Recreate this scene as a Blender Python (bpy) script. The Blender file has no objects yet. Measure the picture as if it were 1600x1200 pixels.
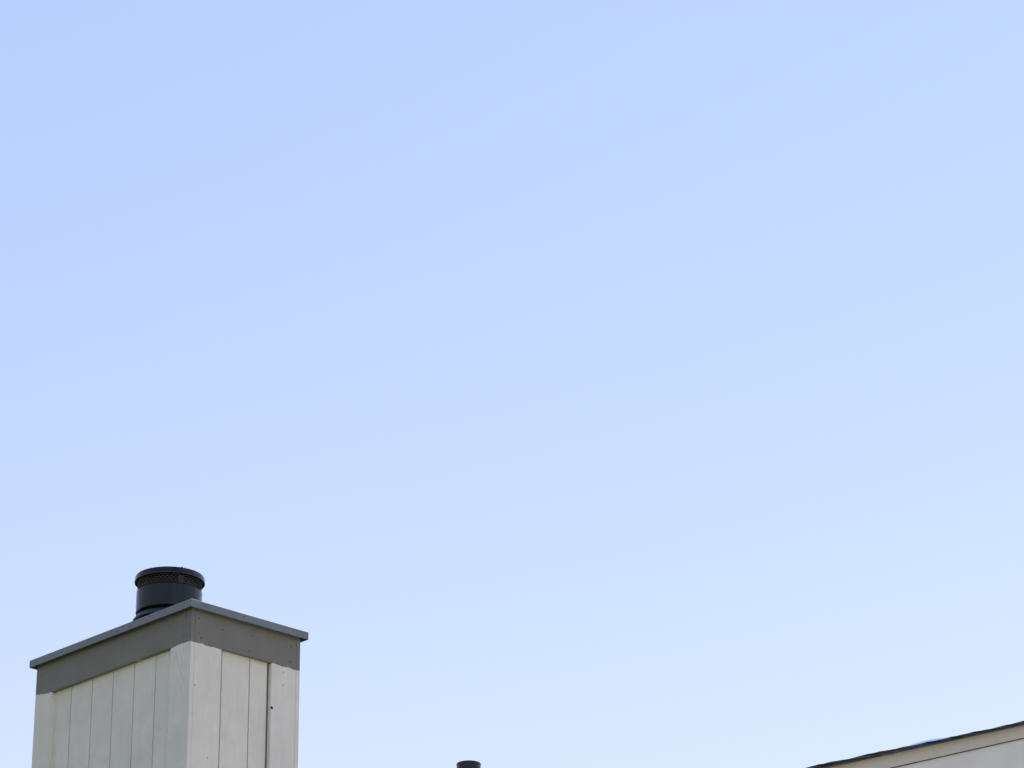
import bpy, bmesh, math, random
from mathutils import Vector, Matrix
random.seed(7)
R = math.radians
scene = bpy.context.scene
col = scene.collection

# ------------------------------------------------------------------ camera
PITCH, ROLL = 0.41228807, 0.01315553
rt = Vector((1, 0, 0)); fw = Vector((0, math.cos(PITCH), math.sin(PITCH)))
up = Vector((0, -math.sin(PITCH), math.cos(PITCH)))
cr, sr = math.cos(ROLL), math.sin(ROLL)
cx = rt * cr - up * sr
cy = rt * sr + up * cr
cam_data = bpy.data.cameras.new('camera')
cam = bpy.data.objects.new('camera', cam_data); col.objects.link(cam)
EYE = 1.6
m = Matrix((cx, cy, -fw)).transposed().to_4x4()
m.translation = Vector((0, 0, EYE))
cam.matrix_world = m
cam_data.sensor_width = 36
cam_data.lens = 4500 / 1600 * 36
cam_data.clip_end = 20000
scene.camera = cam

# ------------------------------------------------------------------ sky, sun, exposure
SUN_AZ, SUN_EL = 42.0, 68.0          # degrees clockwise from the view direction (+Y), and above the horizon
world = bpy.data.worlds.new('World'); scene.world = world
world.use_nodes = True
wn = world.node_tree
bg = wn.nodes['Background']
sky = wn.nodes.new('ShaderNodeTexSky')
sky.sky_type = 'NISHITA'; sky.sun_disc = False
sky.sun_elevation = R(SUN_EL); sky.sun_rotation = R(SUN_AZ)
sky.altitude = 0; sky.air_density = 2.1; sky.dust_density = 0.4; sky.ozone_density = 1.0
wb = wn.nodes.new('ShaderNodeMix'); wb.data_type = 'RGBA'; wb.blend_type = 'MULTIPLY'   # the camera's white balance, the same all over the sky
wb.inputs[0].default_value = 1; wb.inputs[7].default_value = (1.046, 0.925, 1.10, 1)
wn.links.new(sky.outputs[0], wb.inputs[6]); wn.links.new(wb.outputs[2], bg.inputs[0])
bg.inputs[1].default_value = 0.1
sd = bpy.data.lights.new('sun', 'SUN'); sd.energy = 3.0; sd.angle = R(0.5); sd.color = (1, 0.93, 0.82)
sun = bpy.data.objects.new('sun', sd); col.objects.link(sun)
sdir = Vector((math.sin(R(SUN_AZ)) * math.cos(R(SUN_EL)), math.cos(R(SUN_AZ)) * math.cos(R(SUN_EL)), math.sin(R(SUN_EL))))
sun.rotation_euler = sdir.to_track_quat('Z', 'Y').to_euler()
sun.location = (20, 20, 30)
vs = scene.view_settings
vs.view_transform = 'Standard'; vs.look = 'None'; vs.gamma = 1; vs.use_curve_mapping = False
vs.exposure = 0.56

# ------------------------------------------------------------------ materials
def new_mat(name):
    mt = bpy.data.materials.new(name); mt.use_nodes = True
    nt = mt.node_tree
    return mt, nt, nt.nodes['Principled BSDF']
def N(nt, t, **kw):
    n = nt.nodes.new(t)
    for k, v in kw.items(): setattr(n, k, v)
    return n
def mapping(nt, scale, use_random=True, coord='Object'):
    tc = N(nt, 'ShaderNodeTexCoord')
    mp = N(nt, 'ShaderNodeMapping'); mp.inputs['Scale'].default_value = scale
    nt.links.new(tc.outputs[coord], mp.inputs['Vector'])
    if use_random:
        oi = N(nt, 'ShaderNodeObjectInfo')
        mm = N(nt, 'ShaderNodeVectorMath', operation='SCALE'); mm.inputs[0].default_value = (13, 7, 29)
        nt.links.new(oi.outputs['Random'], mm.inputs['Scale'])
        nt.links.new(mm.outputs[0], mp.inputs['Location'])
    return mp
def noise(nt, vec, scale, detail=4, rough=0.55, distort=0):
    n = N(nt, 'ShaderNodeTexNoise')
    n.inputs['Scale'].default_value = scale; n.inputs['Detail'].default_value = detail
    n.inputs['Roughness'].default_value = rough; n.inputs['Distortion'].default_value = distort
    nt.links.new(vec, n.inputs['Vector']); return n
def ramp(nt, fac, stops):
    r = N(nt, 'ShaderNodeValToRGB')
    e = r.color_ramp.elements
    while len(e) < len(stops): e.new(0.5)
    for i, (p, c) in enumerate(stops):
        e[i].position = p; e[i].color = (*c, 1) if len(c) == 3 else c
    nt.links.new(fac, r.inputs[0]); return r
def mix(nt, fac, a, b, mode='MIX'):
    n = N(nt, 'ShaderNodeMix', data_type='RGBA', blend_type=mode)
    for s, v in ((n.inputs[0], fac), (n.inputs[6], a), (n.inputs[7], b)):
        if hasattr(v, 'links') or isinstance(v, bpy.types.NodeSocket): nt.links.new(v, s)
        elif isinstance(v, (int, float)): s.default_value = v
        else: s.default_value = (*v, 1)
    return n.outputs[2]
def math_n(nt, op, a, b=None, c=None):
    n = N(nt, 'ShaderNodeMath', operation=op)
    for s, v in zip(n.inputs, (a, b, c)):
        if v is None: continue
        if isinstance(v, bpy.types.NodeSocket): nt.links.new(v, s)
        else: s.default_value = v
    return n.outputs[0]
def grain_height(nt, amount_cathedral=1.0):
    """vertical wood grain: fine streaks along z plus looping growth rings"""
    mp = mapping(nt, (1, 1, 1))
    sep = N(nt, 'ShaderNodeSeparateXYZ'); nt.links.new(mp.outputs[0], sep.inputs[0])
    across = math_n(nt, 'ADD', sep.outputs[0], sep.outputs[1])
    cmb = N(nt, 'ShaderNodeCombineXYZ')
    nt.links.new(across, cmb.inputs[0]); nt.links.new(math_n(nt, 'MULTIPLY', sep.outputs[2], 0.22), cmb.inputs[2])
    big = noise(nt, cmb.outputs[0], 3.2, 2, 0.5, 0.3)
    rings = math_n(nt, 'SINE', math_n(nt, 'MULTIPLY', big.outputs[0], 150.0))
    cmb2 = N(nt, 'ShaderNodeCombineXYZ')
    nt.links.new(across, cmb2.inputs[0]); nt.links.new(math_n(nt, 'MULTIPLY', sep.outputs[2], 0.06), cmb2.inputs[2])
    fine = noise(nt, cmb2.outputs[0], 110, 4, 0.6)
    pit = noise(nt, mp.outputs[0], 160, 3, 0.6)
    patch = noise(nt, mp.outputs[0], 2.3, 2)
    pm = ramp(nt, patch.outputs[0], [(0.42, (0.1,) * 3), (0.6, (1,) * 3)])
    h = math_n(nt, 'ADD', math_n(nt, 'MULTIPLY', math_n(nt, 'MULTIPLY', rings, pm.outputs[0]), 0.5 * amount_cathedral),
               math_n(nt, 'MULTIPLY', fine.outputs[0], 1.0))
    h = math_n(nt, 'ADD', h, math_n(nt, 'MULTIPLY', pit.outputs[0], 0.5))
    soft = math_n(nt, 'ADD', math_n(nt, 'MULTIPLY', fine.outputs[0], 0.75), math_n(nt, 'MULTIPLY', math_n(nt, 'MULTIPLY', rings, pm.outputs[0]), 0.045))
    return mp, h, soft
WHITE = (0.80, 0.778, 0.70); GREY = (0.200, 0.196, 0.170)
def paint_mat(name, kind):
    mt, nt, b = new_mat(name)
    mp, h, soft = grain_height(nt)
    v = noise(nt, mp.outputs[0], 5, 5, 0.6)
    base = WHITE if kind != 'grey' else GREY
    def var(c):
        return ramp(nt, v.outputs[0], [(0.3, tuple(x * 0.93 for x in c)), (0.7, tuple(min(1, x * 1.04) for x in c))]).outputs[0]
    c = var(base)
    # rain streaks and specks of dirt
    st = N(nt, 'ShaderNodeMapping'); st.inputs['Scale'].default_value = (1, 1, 0.07)
    nt.links.new(mp.outputs[0], st.inputs[0])
    sn = noise(nt, st.outputs[0], 26, 3)
    c = mix(nt, ramp(nt, sn.outputs[0], [(0.5, (0, 0, 0)), (0.8, (0.14,) * 3)]).outputs[0], c, tuple(x * 0.72 for x in base))
    sp = noise(nt, mp.outputs[0], 75, 2, 0.5)
    c = mix(nt, ramp(nt, sp.outputs[0], [(0.735, (0, 0, 0)), (0.76, (0.35,) * 3)]).outputs[0], c, (0.10, 0.09, 0.075))
    if kind == 'line':
        # ragged hand-cut paint line: grey above, white below, along the foot of the fascia
        tc = N(nt, 'ShaderNodeTexCoord'); sep = N(nt, 'ShaderNodeSeparateXYZ')
        nt.links.new(tc.outputs['Object'], sep.inputs[0])
        w1 = noise(nt, tc.outputs['Object'], 7, 2); w2 = noise(nt, tc.outputs['Object'], 21, 5, 0.62)
        line = math_n(nt, 'ADD', math_n(nt, 'MULTIPLY', math_n(nt, 'SUBTRACT', w1.outputs[0], 0.5), 0.018),
                      math_n(nt, 'MULTIPLY', math_n(nt, 'SUBTRACT', w2.outputs[0], 0.5), 0.026))
        end = N(nt, 'ShaderNodeMapRange', interpolation_type='SMOOTHSTEP')
        nt.links.new(sep.outputs[1], end.inputs[0])
        for i_, v_ in ((1, 1.33), (2, 1.5), (3, 0.0), (4, 0.02)): end.inputs[i_].default_value = v_
        lv = math_n(nt, 'ADD', math_n(nt, 'ADD', line, -0.1935), end.outputs[0])
        g = math_n(nt, 'GREATER_THAN', sep.outputs[2], lv)
        gv = ramp(nt, v.outputs[0], [(0.3, tuple(x * 0.92 for x in GREY)), (0.7, tuple(x * 1.07 for x in GREY))]).outputs[0]
        c = mix(nt, g, c, gv)
    c = mix(nt, 1.0, c, ramp(nt, soft, [(0.22, (0.955, 0.952, 0.946)), (0.5, (1, 1, 1))]).outputs[0], 'MULTIPLY')   # dirt in the grain, with its relief shading put into the colour
    nt.links.new(c, b.inputs['Base Color'])
    b.inputs['Roughness'].default_value = 0.55
    b.inputs['Specular IOR Level'].default_value = 0.35
    bp = N(nt, 'ShaderNodeBump'); bp.inputs['Strength'].default_value = 0.9; bp.inputs['Distance'].default_value = 0.0022
    nt.links.new(h, bp.inputs['Height']); nt.links.new(bp.outputs[0], b.inputs['Normal'])
    return mt
M_WHITE = paint_mat('white_painted_wood', 'white')
M_LINE = paint_mat('trim_paint_with_cut_line', 'line')

def simple(name, c, rough, var=0.08, nscale=8, metal=0.0, spec=0.5, bump=0.0, bscale=60, coat=0.0, streak=False):
    mt, nt, b = new_mat(name)
    mp = mapping(nt, (1, 1, 0.05 if streak else 1))
    v = noise(nt, mp.outputs[0], nscale, 5, 0.6)
    cc = ramp(nt, v.outputs[0], [(0.3, tuple(x * (1 - var) for x in c)), (0.7, tuple(min(1, x * (1 + var)) for x in c))])
    nt.links.new(cc.outputs[0], b.inputs['Base Color'])
    rr = ramp(nt, noise(nt, mp.outputs[0], nscale * 2.3, 4).outputs[0], [(0.3, (rough * 0.85,) * 3), (0.7, (min(1, rough * 1.15),) * 3)])
    nt.links.new(rr.outputs[0], b.inputs['Roughness'])
    b.inputs['Metallic'].default_value = metal; b.inputs['Specular IOR Level'].default_value = spec
    b.inputs['Coat Weight'].default_value = coat
    if bump:
        bp = N(nt, 'ShaderNodeBump'); bp.inputs['Strength'].default_value = 0.5; bp.inputs['Distance'].default_value = bump
        nt.links.new(noise(nt, mp.outputs[0], bscale, 4).outputs[0], bp.inputs['Height'])
        nt.links.new(bp.outputs[0], b.inputs['Normal'])
    return mt
M_COVER = simple('grey_painted_sheet_metal', (0.160, 0.185, 0.200), 0.38, 0.16, 6, spec=0.5, bump=0.004, bscale=5)
M_CORE = simple('shadowed_sheathing', (0.34, 0.33, 0.31), 0.8)
M_BLACK = simple('black_flue_paint', (0.0075, 0.0098, 0.0092), 0.10, 0.9, 16, spec=0.40, streak=True)
M_COLLAR = simple('matt_black_collar', (0.012, 0.013, 0.015), 0.4, 0.3, 12)
M_SOOT = simple('sooty_black_metal', (0.004, 0.004, 0.004), 0.7, 0.3)
M_WIRE = simple('weathered_dark_wire', (0.085, 0.082, 0.078), 0.5, 0.3)
M_NAIL = simple('painted_nail_head', (0.085, 0.085, 0.08), 0.7, 0.3)
M_NAILW = simple('pale_nail_head', (0.27, 0.26, 0.24), 0.7, 0.3)
M_HOLE = simple('dark_knot_hole', (0.006, 0.006, 0.006), 0.9, 0.3)
M_STUCCO = simple('grey_painted_gable', (0.76, 0.75, 0.71), 0.7, 0.04, 3, bump=0.002, bscale=90)
M_RAKE = simple('tan_painted_rake_board', (0.60, 0.565, 0.48), 0.6, 0.06, 9, bump=0.001, bscale=70)
M_SHINGLE = simple('charcoal_asphalt_shingle', (0.012, 0.012, 0.014), 0.9, 0.35, 60, bump=0.004, bscale=220)
M_SHADE = simple('dark_shadow_line', (0.10, 0.092, 0.075), 0.8, 0.3)  # dark colour standing in for the shadow line below the rake board
M_DRIP = simple('dark_bronze_drip_edge', (0.03, 0.028, 0.027), 0.5, 0.2)
M_DOME = simple('blue_tinted_acrylic', (0.13, 0.29, 0.58), 0.12, 0.05, 4, spec=0.6, coat=0.5)
M_GROUND = simple('lawn', (0.06, 0.085, 0.03), 0.95, 0.3, 0.6)
M_BOUNCE = simple('pale_bounce_ground', (0.50, 0.445, 0.36), 0.9, 0.12, 0.8, bump=0.002, bscale=40)  # warm pale tone for the added slab that bounces sunlight

# ------------------------------------------------------------------ helpers
def obj(name, bm, mat, parent=None, smooth=False, bevel=0.0, seg=1):
    if bevel:
        bmesh.ops.bevel(bm, geom=[e for e in bm.edges if e.calc_face_angle(0) > 0.6], offset=bevel, segments=seg, affect='EDGES', profile=0.6)
    bmesh.ops.recalc_face_normals(bm, faces=bm.faces)
    me = bpy.data.meshes.new(name); bm.to_mesh(me); bm.free()
    me.materials.append(mat)
    if smooth:
        for p in me.polygons: p.use_smooth = True
        me.set_sharp_from_angle(angle=R(35))
    o = bpy.data.objects.new(name, me); col.objects.link(o); o.parent = parent
    return o
def add_box(bm, x0, x1, y0, y1, z0, z1):
    v = [bm.verts.new((x, y, z)) for x in (x0, x1) for y in (y0, y1) for z in (z0, z1)]
    for f in ((0, 1, 3, 2), (4, 6, 7, 5), (0, 4, 5, 1), (2, 3, 7, 6), (0, 2, 6, 4), (1, 5, 7, 3)):
        bm.faces.new([v[i] for i in f])
def box(name, x0, x1, y0, y1, z0, z1, mat, parent=None, bevel=0.0):
    bm = bmesh.new(); add_box(bm, x0, x1, y0, y1, z0, z1)
    return obj(name, bm, mat, parent, bevel=bevel)
def lathe(bm, prof, seg=96, c=(0, 0, 0), closed=False):
    rings = []
    for (r, z) in prof:
        if r < 1e-6: rings.append([bm.verts.new((c[0], c[1], c[2] + z))])
        else: rings.append([bm.verts.new((c[0] + r * math.cos(2 * math.pi * i / seg), c[1] + r * math.sin(2 * math.pi * i / seg), c[2] + z)) for i in range(seg)])
    pairs = list(zip(rings, rings[1:])) + ([(rings[-1], rings[0])] if closed else [])
    for a, b in pairs:
        for i in range(seg):
            j = (i + 1) % seg
            if len(a) == 1: bm.faces.new((a[0], b[i], b[j]))
            elif len(b) == 1: bm.faces.new((a[i], a[j], b[0]))
            else: bm.faces.new((a[i], a[j], b[j], b[i]))
def empty(name, loc, rz=0):
    o = bpy.data.objects.new(name, None); col.objects.link(o)
    o.location = loc; o.rotation_euler = (0, 0, rz); return o
def tag(o, label=None, cat=None, group=None, kind=None):
    for k, v in (('label', label), ('category', cat), ('group', group), ('kind', kind)):
        if v: o[k] = v
    return o
def rod(bm, p0, p1, w):
    p0, p1 = Vector(p0), Vector(p1); d = (p1 - p0).normalized()
    a = d.orthogonal().normalized() * w; b = d.cross(a).normalized() * w
    q = [bm.verts.new(p + s * a + t * b) for p in (p0, p1) for s, t in ((1, 1), (-1, 1), (-1, -1), (1, -1))]
    for i in range(4): bm.faces.new((q[i], q[(i + 1) % 4], q[4 + (i + 1) % 4], q[4 + i]))
    bm.faces.new(q[:4]); bm.faces.new(q[4:])

AZ = 0.78751059            # the houses stand turned 45 degrees to the view
# ------------------------------------------------------------------ ground
bm = bmesh.new()
bmesh.ops.create_grid(bm, x_segments=2, y_segments=2, size=6000)
tag(obj('ground', bm, M_GROUND), kind='structure')

bm = bmesh.new()
add_box(bm, -1.0, 24.0, -40.0, 14.0, 0.004, 0.10)
tag(obj('bounce_slab', bm, M_BOUNCE), kind='structure')  # unseen pale slab, added to bounce light onto the chimney's right face

# ------------------------------------------------------------------ chimney (boxed chase with a black flue)
NX, NY, NZ = -1.86523338, 15.75, 5.49758321 + EYE
LA, LB = 1.494, 0.8266          # left face (local y), right face (local x)
T = 0.028; HF = 0.189
BOT = -NZ
ch = empty('chimney', (NX, NY, 0), AZ)
tag(ch, 'tall off-white boarded chimney with grey top trim and black round flue', 'chimney')
def CB(name, x0, x1, y0, y1, z0, z1, mat, parent=ch, bevel=0.002):
    o = box(name, x0, x1, y0, y1, z0, z1, mat, parent, bevel=bevel)
    o.location.z = NZ; return o
core = CB('sheathing', T + 0.009, LB - T - 0.009, T + 0.009, LA - T - 0.009, BOT + 0.02, 0.004, M_CORE)
ZT = -HF + 0.03
g = 0.0035
def boards(edges, face):
    for a, b in zip(edges, edges[1:]):
        a2, b2 = a + g, b - g
        if face == 'L': CB('siding_board', T, T + 0.0085, a2, b2, BOT + 0.1, ZT, M_WHITE, bevel=0.0025)
        if face == 'R': CB('siding_board', a2, b2, T, T + 0.0085, BOT + 0.1, ZT, M_WHITE, bevel=0.0025)
        if face == 'FR': CB('siding_board', LB - T - 0.0085, LB - T, a2, b2, BOT + 0.1, ZT, M_WHITE, bevel=0.0025)
        if face == 'FL': CB('siding_board', a2, b2, LA - T - 0.0085, LA - T, BOT + 0.1, ZT, M_WHITE, bevel=0.0025)
LE = [0.150, 0.3535, 0.555, 0.757, 0.960, 1.167, 1.345]
boards(LE, 'L'); boards(LE, 'FR')
RE = [0.040, 0.2545, 0.465, 0.6000]
boards(RE, 'R'); boards(RE, 'FL')
zc = -HF - 0.0006
# corner boards: those on the long faces lap the ends of those on the short faces
cbs = []
for x0, x1, y0, y1 in ((0, T, 0, 0.184), (0, T, LA - 0.163, LA),
                       (T + 0.0015, 0.228, 0, T), (0.609, LB - T - 0.0015, 0, T),
                       (LB - T, LB, 0, 0.17), (LB - T, LB, LA - 0.18, LA),
                       (T + 0.0015, 0.22, LA - T, LA), (0.61, LB - T - 0.0015, LA - T, LA)):
    cbs.append(CB('corner_board', x0, x1, y0, y1, BOT + 0.1, zc, M_LINE, bevel=0.003))
fas = []
for x0, x1, y0, y1 in ((0, T, 0, LA), (T + 0.0015, LB - T - 0.0015, 0, T), (LB - T, LB, 0, LA), (T + 0.0015, LB - T - 0.0015, LA - T, LA)):
    fas.append(CB('fascia_board', x0, x1, y0, y1, -HF, 0.036, M_LINE, bevel=0.0025))
# nail heads, each a shallow disc on the board it holds
def nail(parent, face, s, z, r=0.005, mat=None):
    bm = bmesh.new(); lathe(bm, [(0, 0.0016), (r * 0.8, 0.0016), (r, 0.0), (r * 0.9, -0.002)], 10)
    o = obj('nail_head' if mat is not M_HOLE else 'knot_hole', bm, mat or M_NAIL, parent)
    if face == 'R': o.location = (s, -0.0005, z); o.rotation_euler = (R(90), 0, 0)
    else: o.location = (-0.0005, s, z); o.rotation_euler = (0, R(-90), 0)
for s, z in ((0.055, -0.045), (0.055, -0.135), (0.075, -0.16), (0.23, -0.075), (0.44, -0.155), (0.46, -0.06), (0.755, -0.06), (0.75, -0.155)):
    nail(fas[1], 'R', s, z)
for s, z in ((0.05, -0.03), (0.04, -0.15), (0.075, -0.15), (0.62, -0.05), (1.44, -0.06)):
    nail(fas[0], 'L', s, z, 0.004)
for s, z in ((0.70, -0.23), (0.70, -0.31)):
    nail(cbs[3], 'R', s, z, 0.004, M_NAILW)
for s, z in ((0.04, -0.45), (0.15, -0.86)):
    nail(cbs[2], 'R', s, z, 0.004, M_NAILW)
nail(cbs[3], 'R', 0.617, -0.465, 0.0095, M_HOLE)

# sheet-metal chase cover: flat pan, turned-down flange with a hem, standing just off the fascia
OV, HC = 0.034, 0.048
def ring_loft(bm, loops):
    rings = [[bm.verts.new(p) for p in lp] for lp in loops]
    for a, b in zip(rings, rings[1:]):
        for i in range(4): bm.faces.new((a[i], a[(i + 1) % 4], b[(i + 1) % 4], b[i]))
    return rings
def rect(o, z): return [(-o, -o, z), (LB + o, -o, z), (LB + o, LA + o, z), (-o, LA + o, z)]
bm = bmesh.new()
rs = ring_loft(bm, [rect(0.0015, 0.037), rect(OV - 0.003, 0.037), rect(OV - 0.003, 0.001), rect(OV - 0.0005, 0.0), rect(OV + 0.0006, 0.002),
                    rect(OV, 0.006), rect(OV, HC - 0.003), rect(OV - 0.003, HC), rect(0.0, HC + 0.004)])
cv = bm.verts.new((LB / 2, LA / 2, HC + 0.02))
for i in range(4): bm.faces.new((rs[-1][i], rs[-1][(i + 1) % 4], cv))
cover = obj('chase_cover', bm, M_COVER, ch); cover.location.z = NZ
def rivet(s, face, z):
    bm = bmesh.new(); lathe(bm, [(0, 0.002), (0.003, 0.0016), (0.0045, 0.0), (0.004, -0.001)], 10)
    o = obj('screw', bm, M_NAIL, cover)
    if face == 'R': o.location = (s, -OV - 0.0004, z); o.rotation_euler = (R(90), 0, 0)
    else: o.location = (-OV - 0.0004, s, z); o.rotation_euler = (0, R(-90), 0)
for s in (0.07, 0.36, 0.74): rivet(s, 'R', 0.028)
for s in (0.66, 1.2): rivet(s, 'L', 0.022)

# flue
FX, FY = LB / 2, LA / 2
FZ = NZ
camang = math.atan2(-(NY), -(NX)) - AZ + 0.03
bm = bmesh.new()
RB = 0.2
lathe(bm, [(RB - 0.012, 0.252), (RB - 0.003, 0.249), (RB, 0.252), (RB, 0.386), (RB - 0.003, 0.390), (RB - 0.012, 0.390)], closed=True)
flue = obj('flue', bm, M_BLACK, ch, smooth=True); flue.location = (FX, FY, FZ)
bm = bmesh.new()
lathe(bm, [(0.165, 0.02), (0.165, 0.455), (0.155, 0.455), (0.155, 0.02)], 64, closed=True)
obj('inner_pipe', bm, M_SOOT, flue, smooth=True)
bm = bmesh.new()      # storm collar: a cone over a short skirt
lathe(bm, [(0.166, 0.236), (0.194, 0.231), (0.2175, 0.198), (0.218, 0.193), (0.2145, 0.193), (0.191, 0.225), (0.166, 0.230)], closed=True)
obj('storm_collar', bm, M_COLLAR, flue, smooth=True)
bm = bmesh.new()
lathe(bm, [(0.19, 0.03), (0.19, 0.196), (0.185, 0.199), (0.166, 0.2)])
obj('flue_base', bm, M_BLACK, flue, smooth=True)
bm = bmesh.new()
RL = 0.2135
lathe(bm, [(0, 0.462), (RL - 0.004, 0.458), (RL - 0.004, 0.450), (RL, 0.449), (RL + 0.0008, 0.453), (RL, 0.459), (RL - 0.001, 0.478), (RL - 0.006, 0.487), (RL - 0.018, 0.4915), (0.12, 0.498), (0, 0.502)])
obj('lid', bm, M_BLACK, flue, smooth=True)
bm = bmesh.new()      # expanded-metal spark screen
nS, nR = 46, 5; z0, z1 = 0.386, 0.462; rS = 0.193
dz = (z1 - z0) / nR
def sp(i, z): return (rS * math.cos(math.pi * i / nS), rS * math.sin(math.pi * i / nS), z)
for k in range(nR + 1):
    zk = z0 + dz * k
    for i in range(2 * nS):
        hi = (i + k) % 2
        rod(bm, sp(i, zk + 0.0035 * (1 if hi else -1)), sp(i + 1, zk + 0.0035 * (-1 if hi else 1)), 0.0012)
        if hi and k < nR: rod(bm, sp(i, zk + 0.0035), sp(i, zk + dz - 0.0035), 0.0005)
obj('spark_screen', bm, M_WIRE, flue)
def strap(ang, w):
    bm = bmesh.new(); r0, r1 = RB - 0.010, RB - 0.006
    n = 4; A = [ang + (i / n - 0.5) * w / RB for i in range(n + 1)]
    lo = [[bm.verts.new((r * math.cos(t), r * math.sin(t), z)) for t in A] for (r, z) in ((r1, 0.385), (r1, 0.46), (r0, 0.46), (r0, 0.385))]
    for a, b in zip(lo, lo[1:] + lo[:1]):
        for i in range(n): bm.faces.new((a[i], a[i + 1], b[i + 1], b[i]))
    bm.faces.new([l[0] for l in lo]); bm.faces.new([l[-1] for l in lo])
    obj('strap', bm, M_BLACK, flue)
for k in range(3): strap(camang + R(18.7 + 120 * k), 0.034)
for k in range(3):
    aa = camang + R(18.7 + 120 * k)
    bm = bmesh.new(); lathe(bm, [(0, 0.004), (0.004, 0.003), (0.0055, 0.0), (0.0055, -0.002)], 10)
    o = obj('screw', bm, M_BLACK, flue); o.location = (0.203 * math.cos(aa), 0.203 * math.sin(aa), 0.490)
# rolled seam down the drum
for aa in (camang + R(-3),):
    bm = bmesh.new(); rod(bm, ((RB + 0.0002) * math.cos(aa), (RB + 0.0002) * math.sin(aa), 0.253), ((RB + 0.0002) * math.cos(aa), (RB + 0.0002) * math.sin(aa), 0.387), 0.0008)
    obj('seam', bm, M_BLACK, flue)

# ------------------------------------------------------------------ low house under the chimney and the vent pipe (below the frame)
hs = empty('house', (NX, NY, 0), AZ)
tag(hs, kind='structure')
HX0, HX1, HY0, HY1 = LB + 0.006, 7.8, -0.6, 9.4
box('wall', HX0, HX1, HY0, HY1, 0.02, 5.0, M_STUCCO, hs)
bm = bmesh.new()
ex = 0.0
pr = [(HX0, 5.003), (HX1 + 0.4, 5.003), (HX1 + 0.4, 5.1), ((HX0 + HX1) / 2, 6.15), (HX0, 5.1)]
a = [bm.verts.new((x, HY0 - 0.4, z)) for x, z in pr]; b = [bm.verts.new((x, HY1 + 0.4, z)) for x, z in pr]
bm.faces.new(a); bm.faces.new(b)
for i in range(5): bm.faces.new((a[i], a[(i + 1) % 5], b[(i + 1) % 5], b[i]))
obj('roof', bm, M_SHINGLE, hs)

# ------------------------------------------------------------------ vent pipe on that roof
vp = empty('flue_pipe', (-0.33556, 19.37943, 0))
tag(vp, 'short black metal flue pipe with a flat cap, alone beyond the chimney', 'pipe')
PZ = 5.60122 + EYE; PR = 0.0855
bm = bmesh.new()
lathe(bm, [(PR - 0.0012, 5.2), (PR - 0.0012, PZ - 0.012)], 64)
obj('pipe', bm, M_BLACK, vp, smooth=True)
bm = bmesh.new()
lathe(bm, [(PR - 0.004, PZ - 0.013), (PR, PZ - 0.012), (PR + 0.0006, PZ - 0.006), (PR - 0.001, PZ), (PR - 0.01, PZ + 0.004), (0, PZ + 0.007)], 64)
obj('cap', bm, M_BLACK, vp, smooth=True)

# ------------------------------------------------------------------ neighbouring house: gable with a shingled rake
K = 20.0 / 27.0
QX, QY, QZ = 3.74119 * K, 26.1122 * K, 7.67602 * K + EYE
nh = empty('neighbouring_house', (QX, QY, 0), AZ)
tag(nh, 'pale grey gabled house with tan rake board and dark shingled roof edge', 'house')
EA, RI = -2.6, 4.4             # eave and ridge along local x; the rake rises 1 in 3
DEP = 9.0
def zr(x): return QZ + (x if x < RI else 2 * RI - x) / 3
def prism(name, poly, y0, y1, mat, parent):
    bm = bmesh.new()
    a = [bm.verts.new((x, y0, z)) for x, z in poly]; b = [bm.verts.new((x, y1, z)) for x, z in poly]
    n = len(poly)
    bm.faces.new(a); bm.faces.new(b)
    for i in range(n): bm.faces.new((a[i], a[(i + 1) % n], b[(i + 1) % n], b[i]))
    return obj(name, bm, mat, parent)
E2 = 2 * RI - EA
SH = 0.028                      # depth of the shingle edge below the rake line
prism('wall', [(EA + 0.35, 0.02), (E2 - 0.35, 0.02), (E2 - 0.35, zr(E2 - 0.35) - 0.06), (RI, zr(RI) - 0.06), (EA + 0.35, zr(EA + 0.35) - 0.06)], 0.07, DEP - 0.07, M_STUCCO, nh)
for x0, x1 in ((EA, RI), (RI, E2)):
    prism('rake_board', [(x0, zr(x0) - SH), (x1, zr(x1) - SH), (x1, zr(x1) - 0.120), (x0, zr(x0) - 0.120)], 0.048, 0.061, M_RAKE, nh)
prism('shade_strip', [(EA, zr(EA) - 0.06), (RI, zr(RI) - 0.06), (RI, zr(RI) - 0.128), (EA, zr(EA) - 0.128)], 0.0615, 0.0695, M_SHADE, nh)  # thin dark strip in place of the shade where board meets wall
roof = prism('roof', [(EA, zr(EA) - SH), (RI, zr(RI) - SH), (E2, zr(E2) - SH), (E2, zr(E2) - 0.008), (RI, zr(RI) - 0.008), (EA, zr(EA) - 0.008)], 0.006, DEP, M_SHINGLE, nh)
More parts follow.
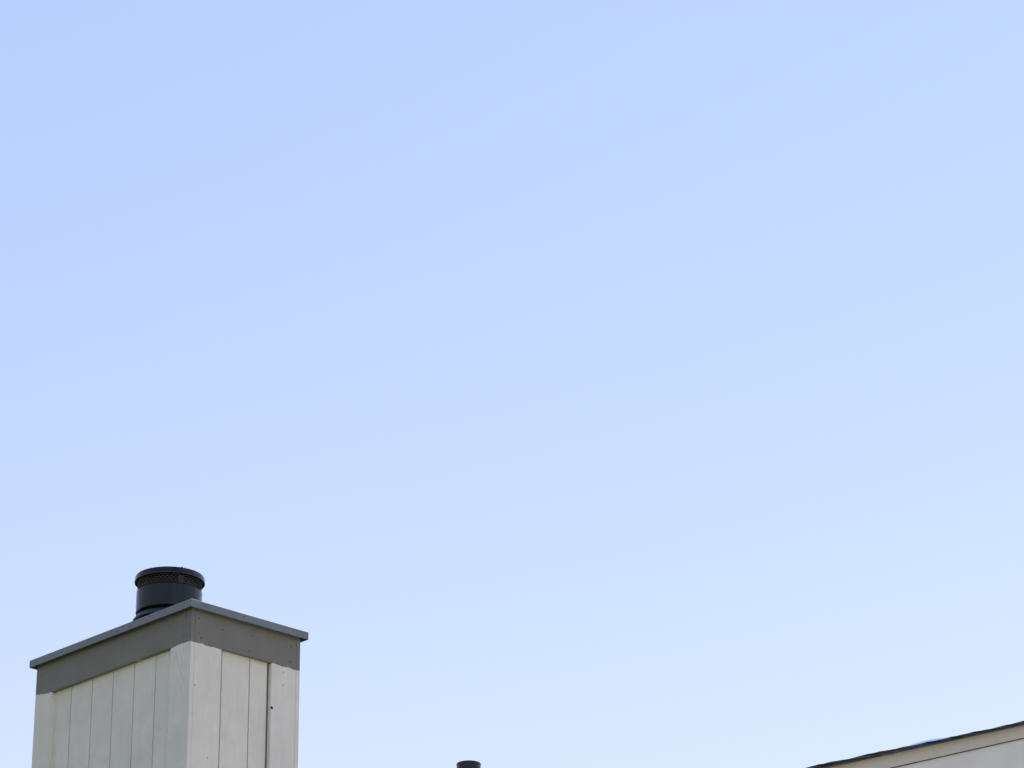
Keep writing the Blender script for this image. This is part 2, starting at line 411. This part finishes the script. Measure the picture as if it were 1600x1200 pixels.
prism('drip_edge', [(EA, zr(EA) - SH - 0.001), (RI, zr(RI) - SH - 0.001), (RI, zr(RI) - 0.010), (EA, zr(EA) - 0.010)], -0.002, 0.0055, M_DRIP, nh)
# the shingle courses along the rake, each lapping the one below
EXPO = 0.1435; ang = math.atan(1 / 3)
ncs = int((RI - EA) / math.cos(ang) / EXPO)
def shingle_mesh():
    bm = bmesh.new()
    L = 0.30; n = 3
    add_box(bm, 0, L, 0, 0.9, 0, 0.009)
    bmesh.ops.bevel(bm, geom=bm.edges[:], offset=0.002, segments=1, affect='EDGES')
    me = bpy.data.meshes.new('shingle'); bm.to_mesh(me); bm.free(); me.materials.append(M_SHINGLE); return me
sm = shingle_mesh()
for k in range(ncs):
    s = k * EXPO + random.uniform(-0.008, 0.008)
    x = EA + s * math.cos(ang); 
    o = bpy.data.objects.new('shingle', sm); col.objects.link(o); o.parent = roof
    lift = random.uniform(-0.006, 0.006)
    o.location = (x, random.uniform(-0.022, -0.008), zr(x) - 0.006 + lift)
    o.rotation_euler = (random.uniform(-0.004, 0.004), -(ang - 0.030 + random.uniform(-0.012, 0.008)), random.uniform(-0.006, 0.006))
# domed skylight set back from the rake
sk = bpy.data.objects.new('skylight', None); col.objects.link(sk); sk.parent = nh
SX, SY, SW = 0.60, 0.36, 0.17
sk.location = (SX, SY, zr(SX) - 0.030); sk.rotation_euler = (0, -ang, 0)
sk['label'] = 'low blue domed skylight just showing over the shingles'
bm = bmesh.new(); add_box(bm, -SW, SW, -SW, SW, -0.03, 0.016)
obj('curb', bm, M_DRIP, sk, bevel=0.004)
bm = bmesh.new(); n = 16; HD = 0.04; grid = []
for i in range(n + 1):
    row = []
    for j in range(n + 1):
        u, v = i / n * 2 - 1, j / n * 2 - 1
        h = ((1 - abs(u) ** 2.6) * (1 - abs(v) ** 2.6)) ** 0.55
        row.append(bm.verts.new((u * (SW - 0.01), v * (SW - 0.01), 0.017 + HD * h)))
    grid.append(row)
for i in range(n):
    for j in range(n): bm.faces.new((grid[i][j], grid[i + 1][j], grid[i + 1][j + 1], grid[i][j + 1]))
obj('dome', bm, M_DOME, sk, smooth=True)
